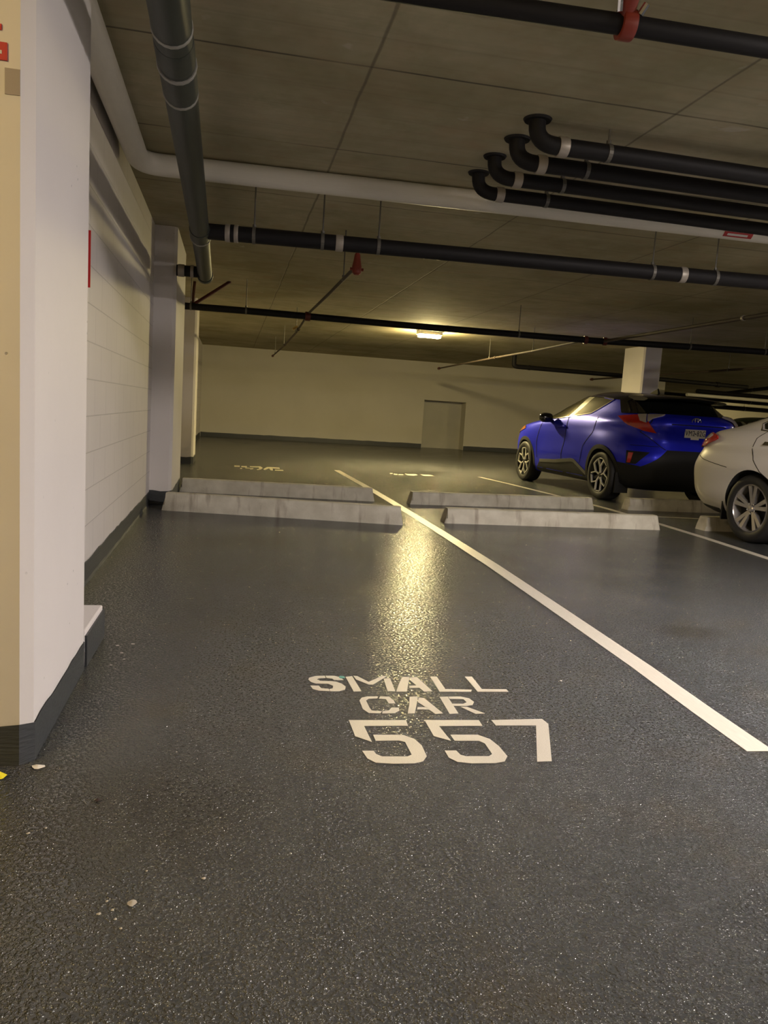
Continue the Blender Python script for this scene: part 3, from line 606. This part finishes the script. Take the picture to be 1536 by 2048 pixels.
def wheel(parent, x, y, s, R, rim, style, rot=0):
    mb = MB().lathe_y([(rim, .0), (rim + .02, .012), (R - .03, .012), (R - .012, -.002), (R, -.03), (R, -.19), (R - .012, -.215), (rim, -.215), (rim - .01, -.10)], 56, True)
    wobj = build(mb, 'wheel', M['rubber'], parent, smooth=40)
    wobj.location = (x, y * s, R); wobj.rotation_euler = (0, 0, 0 if s > 0 else PI)
    build(MB().lathe_y([(rim + .004, -.002), (rim - .012, .004), (rim - .02, -.012), (rim - .03, -.12), (rim - .02, -.12), (rim + .002, -.02)], 56, True), 'rim', M['alloy_dark' if style == 'y' else 'alloy_sat'], wobj, smooth=40)
    build(MB().lathe_y([(.0001, -.075), (rim - .02, -.085), (rim - .02, -.095), (.0001, -.09)], 40), 'brake_disc', M['well'], wobj)
    def bar(mb, a, b, w0, w1, y0=-.02, y1=.004, ya=0, yb=0):
        a, b = Vector(a), Vector(b); d = (b - a).normalized(); n = Vector((-d.y, d.x))
        P = [(a + n * w0 / 2, ya), (b + n * w1 / 2, yb), (b - n * w1 / 2, yb), (a - n * w0 / 2, ya)]
        V = [(p.x, y0 + e, p.y) for p, e in P] + [(p.x, y1 + e, p.y) for p, e in P]
        mb.add(V, [(0, 1, 2, 3), (7, 6, 5, 4), (0, 4, 5, 1), (1, 5, 6, 2), (2, 6, 7, 3), (3, 7, 4, 0)])
    pc = lambda r, a: (r * math.cos(math.radians(a)), r * math.sin(math.radians(a)))
    for k in range(5):
        a = rot + k * 72
        if style == 'y':
            mb = MB(); bar(mb, pc(.03, a + 6), pc(rim * .50, a), .020, .017, ya=-.012)
            bar(mb, pc(rim * .48, a), pc(rim - .012, a + 21), .015, .018); bar(mb, pc(rim * .48, a), pc(rim - .012, a - 17), .015, .018)
            bar(mb, pc(rim - .014, a + 21), pc(rim - .012, a + 50), .018, .008)
            build(mb, 'spoke', M['alloy'], wobj)
            mb = MB(); bar(mb, pc(.03, a + 36), pc(rim - .02, a + 36), .05, .04, -.05, -.03)
            build(mb, 'inner_spoke', M['alloy_dark'], wobj)
        else:
            for e in (-9, 9):
                mb = MB(); bar(mb, pc(.035, a + e * .9), pc(rim - .006, a + e * 1.15), .026, .046, -.045, -.004, ya=-.02)
                build(mb, 'spoke', M['alloy_sat'], wobj)
    build(MB().lathe_y([(.0001, -.002), (.026, -.004), (.034, -.012), (.036, -.06)], 24), 'hub_cap', M['alloy_dark' if style == 'y' else 'alloy_sat'], wobj, smooth=40)
    mb = MB()
    for k in range(5):
        q = pc(.052, rot + 36 + k * 72); mb.tube([(q[0], -.06, q[1]), (q[0], -.018, q[1])], .009, 8)
    build(mb, 'lug_nut', M['chrome'], wobj)
    return wobj

def make_shell(root, V, F, mat, wells, top_mat=None, zsplit=None):
    me = bpy.data.meshes.new('car_body'); me.from_pydata(V, [], F); me.materials.append(M[mat]); me.materials.append(M['well'])
    bm = bmesh.new(); bm.from_mesh(me); bmesh.ops.recalc_face_normals(bm, faces=bm.faces); bvh = BVHTree.FromBMesh(bm); bm.to_mesh(me); bm.free()
    o = bpy.data.objects.new('car_body', me); COL.objects.link(o)
    cutters = []
    for (cx, cz, r) in wells:
        for s in (1, -1):
            mb = MB(); mb.lathe_y([(.0001, .60 * s), (r, .60 * s), (r, 1.2 * s), (.0001, 1.2 * s)], 48)
            cm = bpy.data.meshes.new('cut'); cm.from_pydata(mb.v, [], mb.f); cm.materials.append(M[mat]); cm.materials.append(M['well'])
            b2 = bmesh.new(); b2.from_mesh(cm); bmesh.ops.remove_doubles(b2, verts=b2.verts, dist=.0005); bmesh.ops.recalc_face_normals(b2, faces=b2.faces)
            for f in b2.faces: f.material_index = 1
            bmesh.ops.translate(b2, verts=b2.verts, vec=(cx, 0, cz)); b2.to_mesh(cm); b2.free()
            co = bpy.data.objects.new('cut', cm); COL.objects.link(co); cutters.append(co)
            md = o.modifiers.new('b', 'BOOLEAN'); md.operation = 'DIFFERENCE'; md.solver = 'EXACT'; md.object = co
    bpy.context.view_layer.update()
    dg = bpy.context.evaluated_depsgraph_get()
    nm = bpy.data.meshes.new_from_object(o.evaluated_get(dg)); o.modifiers.clear(); o.data = nm
    for c in cutters: bpy.data.objects.remove(c)
    for p in nm.polygons: p.use_smooth = True
    nm.set_sharp_from_angle(angle=math.radians(38)); o.parent = root
    if top_mat:
        nm.materials.append(M[top_mat])
        bm = bmesh.new(); bm.from_mesh(nm); fs = [f for f in bm.faces if f.calc_center_median().z > zsplit]
        b2 = bm.copy(); bmesh.ops.delete(bm, geom=fs, context='FACES'); bm.to_mesh(nm); bm.free()
        bmesh.ops.delete(b2, geom=[f for f in b2.faces if f.calc_center_median().z <= zsplit], context='FACES')
        for f in b2.faces: f.material_index = 0
        rm = bpy.data.meshes.new('roof'); b2.to_mesh(rm); b2.free()
        link('roof', rm, M[top_mat], root, 38)
    return bvh
def text_mesh(name, body, size, mat, parent, loc, rot, ext=.001, sx=1.0):
    cu_ = bpy.data.curves.new('t', 'FONT'); cu_.body = body; cu_.size = size; cu_.align_x = 'CENTER'; cu_.align_y = 'CENTER'; cu_.extrude = ext; cu_.space_character = 1.12; cu_.offset = 0
    to = bpy.data.objects.new('t', cu_); COL.objects.link(to); bpy.context.view_layer.update()
    me = bpy.data.meshes.new_from_object(to.evaluated_get(bpy.context.evaluated_depsgraph_get())); bpy.data.objects.remove(to)
    for v in me.vertices: v.co.x *= sx
    o = link(name, me, M[mat], parent); o.location = loc; o.rotation_euler = rot; return o
def g2(x, c, s): return math.exp(-((x - c) / s) ** 2)
def mirror(root, x, y, z, s, mat):
    mb = MB(); n = 10; V = []
    for i in range(n + 1):
        a = PI * i / n; rr = math.sin(a) ** .6
        V.append((x - .075 * math.cos(a), rr))
    seg = 16; vs = []
    for (xx, rr) in V:
        for j in range(seg):
            q = 2 * PI * j / seg; cq, sq = math.cos(q), math.sin(q)
            vs.append((xx, s * (y + .115 * rr * math.copysign(abs(cq) ** .75, cq)), z + .078 * rr * math.copysign(abs(sq) ** .75, sq)))
    mb.add(vs, [(i * seg + j, i * seg + (j + 1) % seg, (i + 1) * seg + (j + 1) % seg, (i + 1) * seg + j) for i in range(n) for j in range(seg)])
    mb.tube([(x + .02, s * (y - .06), z - .03), (x + .10, s * (y - .22), z - .07)], [.03, .035], 10)
    return build(mb, 'side_mirror', M[mat], root, smooth=50)

CH = [  # z, rear x, front x, half width, squareness  (origin: rear axle on the ground)
    (.21, -.66, 3.30, .78, 4.5), (.28, -.78, 3.40, .85, 4.8), (.40, -.85, 3.46, .875, 5), (.54, -.885, 3.49, .885, 5), (.66, -.89, 3.49, .885, 5),
    (.78, -.86, 3.48, .88, 4.8), (.88, -.84, 3.43, .872, 4.6), (.96, -.855, 3.28, .86, 4.4), (1.02, -.875, 2.98, .85, 4.3), (1.08, -.885, 2.52, .835, 4.2),
    (1.14, -.88, 2.26, .815, 4.1), (1.19, -.84, 2.10, .79, 4.0), (1.25, -.74, 1.94, .76, 4.0), (1.33, -.60, 1.70, .725, 3.9), (1.40, -.49, 1.47, .695, 3.8),
    (1.45, -.40, 1.27, .665, 3.7), (1.49, -.28, 1.10, .61, 3.4), (1.52, -.10, .95, .52, 3.0), (1.54, .08, .82, .38, 2.6), (1.548, .3, .66, .18, 2.2)]
def ch_sculpt(x, z):
    v = .045 * g2(x, -.05, .48) * g2(z, .78, .20) + .030 * g2(x, 2.70, .45) * g2(z, .72, .20)
    v -= .035 * g2(x, 1.35, .55) * g2(z, .56, .14)
    v += .030 * g2(x, -.15, .35) * g2(z, 1.10, .08)
    return v
def ch_z(x, z):
    k = max(0, min(1, (z - 1.1) / .4)); return z - k * .045 * min(1.5, max(0, (.75 - x)) ** 1.3)
def make_crossover(root, paint, full=True, roofmat='gloss_black', plate=True):
    V, F = car_shell(CH, ch_sculpt, zmod=ch_z)
    bvh = make_shell(root, V, F, paint, [(0, .345, .372), (2.64, .345, .372)], roofmat, 1.425)
    D = lambda *a, **k: decal(bvh, *a, **k)
    for s in (1, -1):
        D('window', [(2.0, 1.075), (1.80, 1.20), (1.478, 1.36), (1.15, 1.425), (.90, 1.437), (1.225, 1.135)], 'side', 'glass_lit', root, s=s)
        D('window', [(.72, 1.437), (.45, 1.425), (.165, 1.39), (.262, 1.35), (.573, 1.21), (1.06, 1.155)], 'side', 'glass_lit', root, s=s)
        D('window_pillar', [(1.225, 1.137), (1.06, 1.155), (.72, 1.437), (.90, 1.437)], 'side', 'pillar_reflection', root, s=s, off=.004)
        D('window_trim', strip_poly([(2.05, 1.068), (1.225, 1.128), (.573, 1.197), (.25, 1.345), (.14, 1.40)], .014), 'side', 'chrome', root, s=s, off=.006)
        D('window_trim', strip_poly([(2.02, 1.085), (1.80, 1.213), (1.478, 1.372), (1.15, 1.437), (.80, 1.449), (.45, 1.437), (.15, 1.405)], .012), 'side', 'chrome', root, s=s, off=.006)
        D('sill_cladding', [(2.20, .24), (2.0, .40), (1.4, .43), (.87, .497), (.78, .495), (.40, .31), (.40, .215), (1.0, .215), (2.1, .215)], 'side', 'plastic', root, s=s, th=.008)
        D('sill_reflection_strip', strip_poly([(2.0, .40), (1.4, .435), (.87, .49), (.78, .485), (.42, .325)], .05), 'side', 'sill_reflection', root, s=s, off=.009, th=.006)
        D('arch_cladding', ring_poly(0, .345, .368, .425, -14, 190), 'side', 'plastic', root, s=s, off=.004, th=.010)
        D('arch_cladding', ring_poly(2.64, .345, .368, .425, -12, 192), 'side', 'plastic', root, s=s, off=.004, th=.010)
        D('door_seam', strip_poly([(1.18, .47), (1.16, .80), (1.20, 1.13)], .008), 'side', 'seam', root, s=s, off=.002, th=.003)
        D('door_seam', strip_poly([(2.12, .44), (2.17, .70), (2.10, 1.05)], .008), 'side', 'seam', root, s=s, off=.002, th=.003)
        D('door_seam', strip_poly([(.62, .46), (.55, .72), (.32, .92), (.30, 1.15)], .006), 'side', 'seam', root, s=s, off=.002, th=.003)
        D('door_handle', [(1.42, .955), (1.40, .985), (1.20, 1.0), (1.19, .975)], 'side', paint, root, s=s, off=.012, th=.02, grid=.06)
        D('headlight', [(2.75, .90), (3.1, .83), (3.3, .80), (3.15, .90), (2.85, .945)], 'side', 'amber', root, s=s, off=.006, th=.006)
        D('quarter_panel', [(.20, 1.41), (.0, 1.40), (-.13, 1.27), (-.2, 1.215), (-.62, 1.215), (-.5, 1.35), (-.42, 1.44), (.0, 1.46)], 'side', 'gloss_black', root, s=s, off=.004, grid=.04)
        tl = D('tail_light', [(.42, 1.165), (.33, 1.178), (.12, 1.195), (.06, 1.12), (-.03, 1.10), (-.05, 1.12), (-.165, .975), (-.02, .995), (.23, 1.065)], 'corner', 'lamp_red', root, s=s, off=.018, th=-.03, grid=.03)
        D('reversing_lens', [(.12, 1.197), (.0, 1.205), (-.03, 1.10), (.06, 1.12)], 'corner', 'lamp_clear', tl, s=s, off=.020, th=-.03, grid=.03)
        D('hatch_lens', [(-.01, 1.205), (-.215, 1.215), (-.20, 1.20), (-.09, 1.155), (-.045, 1.105)], 'corner', 'lamp_clear', tl, s=s, off=.016, th=-.026, grid=.03)
        D('bumper_vent', [(.20, .725), (-.12, .72), (.05, .555), (.19, .555)], 'corner', 'plastic', root, s=s, off=.004)
        D('reflector', [(.165, .70), (.095, .70), (.125, .57), (.175, .57)], 'corner', 'lamp_red', root, s=s, off=.012, th=-.014, grid=.03)
        mirror(root, 1.70, .97, 1.10, s, 'gloss_black')
        D('bumper_seam', strip_poly([(-.86, .80), (-.55, .80)], .006), 'side', 'seam', root, s=s, off=.002, th=.003)
    D('lower_bumper', [(-.84, .56), (-.70, .53), (-.52, .66), (-.42, .76), (.42, .76), (.52, .66), (.70, .53), (.84, .56), (.80, .225), (-.80, .225)], 'rear', 'plastic', root, off=.003, th=.008)
    D('rear_window', [(-.66, 1.225), (.66, 1.225), (.60, 1.36), (.56, 1.43), (-.56, 1.43), (-.60, 1.36)], 'rear', 'glass', root, off=.005)
    for s in (1, -1):
        D('hatch_seam', strip_poly([(.60 * s, 1.15), (.70 * s, .98), (.50 * s, .80), (.44 * s, .765)], .008), 'rear', 'seam', root, off=.002, th=.003)
    D('number_plate_recess', [(-.36, 1.085), (.36, 1.085), (.30, .90), (.24, .865), (-.24, .865), (-.30, .90)], 'rear', paint, root, off=.002, th=.002)
    D('hatch_crease', strip_poly([(-.40, 1.10), (.40, 1.10)], .012), 'rear', 'seam', root, off=.003, th=.003)
    # spoiler
    mb = MB(); prof = [(-.20, 1.505), (-.45, 1.487), (-.66, 1.462), (-.69, 1.445), (-.60, 1.425), (-.40, 1.43), (-.20, 1.44)]; st = [-.60, -.56, -.3, 0, .3, .56, .60]; V = []
    for y in st:
        e = abs(y) / .6
        for (x, z) in prof: V.append((x + .12 * e ** 3, y, z - .03 * e ** 2))
    n = len(prof); F = [(i * n + j, i * n + (j + 1) % n, (i + 1) * n + (j + 1) % n, (i + 1) * n + j) for i in range(len(st) - 1) for j in range(n)] + [tuple(range(n)), tuple(range(len(V) - 1, len(V) - n - 1, -1))]
    build(mb.add(V, F), 'spoiler', M['gloss_black'], root, smooth=35)
    mb = MB().add([(.32, -.03, 1.53), (.32, .03, 1.53), (.13, .018, 1.52), (.13, -.018, 1.52), (.16, -.008, 1.60), (.16, .008, 1.60)], [(0, 1, 5, 4), (1, 2, 5), (2, 3, 4, 5), (3, 0, 4), (0, 3, 2, 1)])
    build(mb, 'roof_antenna', M['gloss_black'], root)
    for (x, y, s) in ((0, .885, 1), (0, .885, -1), (2.64, .885, 1), (2.64, .885, -1)):
        wheel(root, x, y, s, .343, .243, 'y', 20 if x == 0 else 48)
        if x == 0: build(MB().box(-.40, -.385, s * .66, s * .86, .14, .42) if s > 0 else MB().box(-.40, -.385, -.86, -.66, .14, .42), 'mud_flap', M['plastic'], root)
    if plate:
        h = bvh.ray_cast(Vector((-3, 0, .99)), Vector((1, 0, 0)))[0]
        pl = build(MB().box(-.006, .006, -.152, .152, -.055, .055).box(-.006, .004, -.058, .058, -.078, -.055), 'number_plate', M['sign_white'], root); pl.location = (h.x - .012, .05, .995)
        text_mesh('plate_lettering', 'VM2 82G', .098, 'ink', pl, (-.0075, -.0, .002), (PI / 2, 0, -PI / 2), sx=.72)
        text_mesh('plate_mark', '▪', .03, 'ink', pl, (-.0075, 0, .0), (PI / 2, 0, -PI / 2)) if False else None
        build(MB().box(-.0075, -.006, -.012, .012, -.008, .006), 'plate_mark', M['ink'], pl)
        build(MB().box(-.004, .008, -.06, .06, .056, .068), 'plate_frame', M['clamp'], pl)
    h = bvh.ray_cast(Vector((-3, 0, 1.155)), Vector((1, 0, 0)))[0]
    def oval(cy, cz, ry, rz, r=.0045):
        pts = [Vector((0, cy + ry * math.cos(2 * PI * i / 24), cz + rz * math.sin(2 * PI * i / 24))) for i in range(25)]
        return pts, r
    mb = MB()
    for p_ in (oval(0, 0, .066, .044, .005), oval(0, 0, .022, .042), oval(0, .021, .046, .016)): mb.tube(p_[0], p_[1], 8)
    e = build(mb, 'badge', M['chrome'], root, smooth=50); e.location = (h.x - .006, .045, 1.155)
    return bvh
rt = thing('car', 'metallic blue crossover with black roof and plate VM2 82G', 'car', (6.10, 10.18, 0), PI / 2 + .032)
make_crossover(rt, 'blue'); rt.scale = (1.02, 1.02, 1.02)

SD = [
    (.20, -.82, 3.45, .78, 6), (.27, -1.0, 3.55, .85, 7), (.40, -1.09, 3.66, .895, 8), (.55, -1.13, 3.70, .91, 8), (.68, -1.14, 3.70, .915, 8), (.78, -1.10, 3.68, .91, 8),
    (.88, -1.05, 3.60, .90, 7.5), (.97, -1.02, 3.4, .885, 7), (1.03, -1.00, 3.0, .86, 6), (1.075, -.97, 2.4, .82, 5), (1.11, -.90, 2.15, .78, 3.8),
    (1.15, -.74, 2.0, .75, 3.7), (1.20, -.56, 1.85, .725, 3.6), (1.27, -.32, 1.65, .69, 3.5), (1.34, -.04, 1.42, .655, 3.4), (1.40, .20, 1.2, .61, 3.2), (1.44, .40, 1.02, .52, 3.0), (1.465, .6, .9, .35, 2.6), (1.47, .7, .82, .15, 2.2)]
def sd_sculpt(x, z):
    return .02 * g2(x, -.02, .5) * g2(z, .74, .12) + .018 * g2(x, 2.8, .45) * g2(z, .72, .15) - .025 * g2(x, 1.4, .8) * g2(z, .50, .14) + .012 * g2(z, .93, .04)
def make_sedan(root, paint, style='s'):
    V, F = car_shell(SD, sd_sculpt)
    bvh = make_shell(root, V, F, paint, [(0, .34, .372), (2.82, .34, .372)])
    D = lambda *a, **k: decal(bvh, *a, **k)
    for s in (1, -1):
        D('window', [(-.14, 1.165), (-.02, 1.235), (.22, 1.345), (.33, 1.365), (.36, 1.12), (.05, 1.105), (-.07, 1.115)], 'side', 'glass', root, s=s)
        D('window', [(.40, 1.37), (.85, 1.395), (1.0, 1.385), (1.05, 1.10), (.39, 1.115)], 'side', 'glass', root, s=s)
        D('window', [(1.06, 1.38), (1.35, 1.32), (1.85, 1.11), (1.10, 1.10)], 'side', 'glass', root, s=s)
        D('window_trim', strip_poly([(1.9, 1.095), (1.05, 1.09), (.36, 1.105), (.05, 1.092), (-.09, 1.10), (-.17, 1.165), (-.02, 1.25), (.22, 1.36), (.85, 1.41)], .012), 'side', 'chrome', root, s=s, off=.005)
        tl = D('tail_light', [(.17, .985), (.13, 1.012), (.02, 1.03), (-.12, 1.035), (-.30, 1.02), (-.36, .90), (-.14, .88), (.0, .905), (.13, .955)], 'corner', 'lamp_red', root, s=s, off=.010, th=-.02, grid=.03)
        D('clear_lens', [(.06, 1.01), (-.06, 1.025), (-.30, 1.012), (-.31, .955), (-.09, .95), (.03, .972)], 'corner', 'lamp_clear', tl, s=s, off=.014, th=-.02, grid=.03)
        D('door_seam', strip_poly([(.02, 1.10), (-.05, 1.02), (-.045, .91), (0, .81), (.12, .70), (.30, .60), (.42, .45)], .007), 'side', 'seam', root, s=s, off=.002, th=.003)
        D('door_seam', strip_poly([(1.05, 1.10), (1.08, .8), (1.04, .35)], .007), 'side', 'seam', root, s=s, off=.002, th=.003)
        D('bumper_seam', strip_poly([(-.92, .80), (-.80, .765), (-.62, .74), (-.36, .71)], .006), 'side', 'seam', root, s=s, off=.002, th=.003)
        D('door_handle', [(.08, .955), (.09, .99), (.26, .985), (.26, .955)], 'side', 'chrome', root, s=s, off=.012, th=.02)
        D('door_handle', [(1.12, .945), (1.13, .98), (1.32, .975), (1.32, .945)], 'side', 'chrome', root, s=s, off=.012, th=.02)
        D('headlight', [(3.2, .80), (3.6, .78), (3.5, .90), (3.15, .92)], 'side', 'lamp_clear', root, s=s, off=.006, th=.006)
        mirror(root, 1.80, .98, 1.08, s, paint)
        y0, y1 = sorted((s * .68, s * .875))
        build(MB().box(-.425, -.41, y0, y1, .17, .47), 'mud_flap', M['plastic'], root)
        D('lower_valance', strip_poly([(-1.0, .27), (-.5, .245)], .06), 'side', 'plastic', root, s=s)
    D('rear_window', [(-.58, 1.16), (.58, 1.16), (.50, 1.40), (-.50, 1.40)], 'rear', 'glass', root)
    D('rear_valance', [(-.7, .22), (.7, .22), (.62, .38), (-.62, .38)], 'rear', 'plastic', root)
    D('windscreen', [(-.60, 1.12), (.60, 1.12), (.50, 1.40), (-.50, 1.40)], 'front', 'glass', root)
    D('grille', [(-.45, .45), (.45, .45), (.5, .78), (-.5, .78)], 'front', 'plastic', root)
    for (x, s) in ((0, 1), (0, -1), (2.82, 1), (2.82, -1)):
        wheel(root, x, .895, s, .337, .238, style, 92 if x == 0 else 20)
rt2 = thing('car', 'white saloon car cut by the right edge, its rear wheel nearest', 'car', (5.905, 6.68, 0), -PI / 2 + .066)
make_sedan(rt2, 'pearl')
# dark car in the background, nose towards the viewer
rt3 = thing('car', 'dark green car in the background between the blue car and the white car', 'car', (14.7, 19.6, 0), -PI / 2)
def make_background_car(root, paint):
    V, F = car_shell(CH, lambda x, z: .02 * g2(z, .8, .2), 96)
    bvh = make_shell(root, V, F, paint, [(0, .345, .372), (2.64, .345, .372)])
    D = lambda *a, **k: decal(bvh, *a, **k)
    D('windscreen', [(-.68, 1.13), (.68, 1.13), (.60, 1.42), (-.60, 1.42)], 'front', 'glass', root)
    D('grille', [(-.55, .62), (.55, .62), (.60, .90), (-.60, .90)], 'front', 'gloss_black', root)
    for s in (1, -1):
        D('headlight', [(s * .58, .88), (s * .80, .86), (s * .80, .97), (s * .62, .95)], 'front', 'lamp_clear', root)
        D('window', [(2.0, 1.1), (1.478, 1.36), (.7, 1.42), (0, 1.38), (.1, 1.16)], 'side', 'glass', root, s=s)
        mirror(root, 1.75, .97, 1.12, s, paint)
        for x in (0, 2.64): wheel(root, x, .87, s, .343, .24, 's')
    pts = [Vector((0, .10 * math.cos(2 * PI * i / 20), .07 * math.sin(2 * PI * i / 20))) for i in range(21)]
    e = build(MB().tube(pts, .010, 8).tube([Vector((0, p.y * .4, p.z)) for p in pts], .007, 8), 'badge', M['chrome'], root, smooth=50)
    h = bvh.ray_cast(Vector((6, 0, .95)), Vector((-1, 0, 0)))[0]; e.location = (h.x + .01, 0, .95)
make_background_car(rt3, 'green')
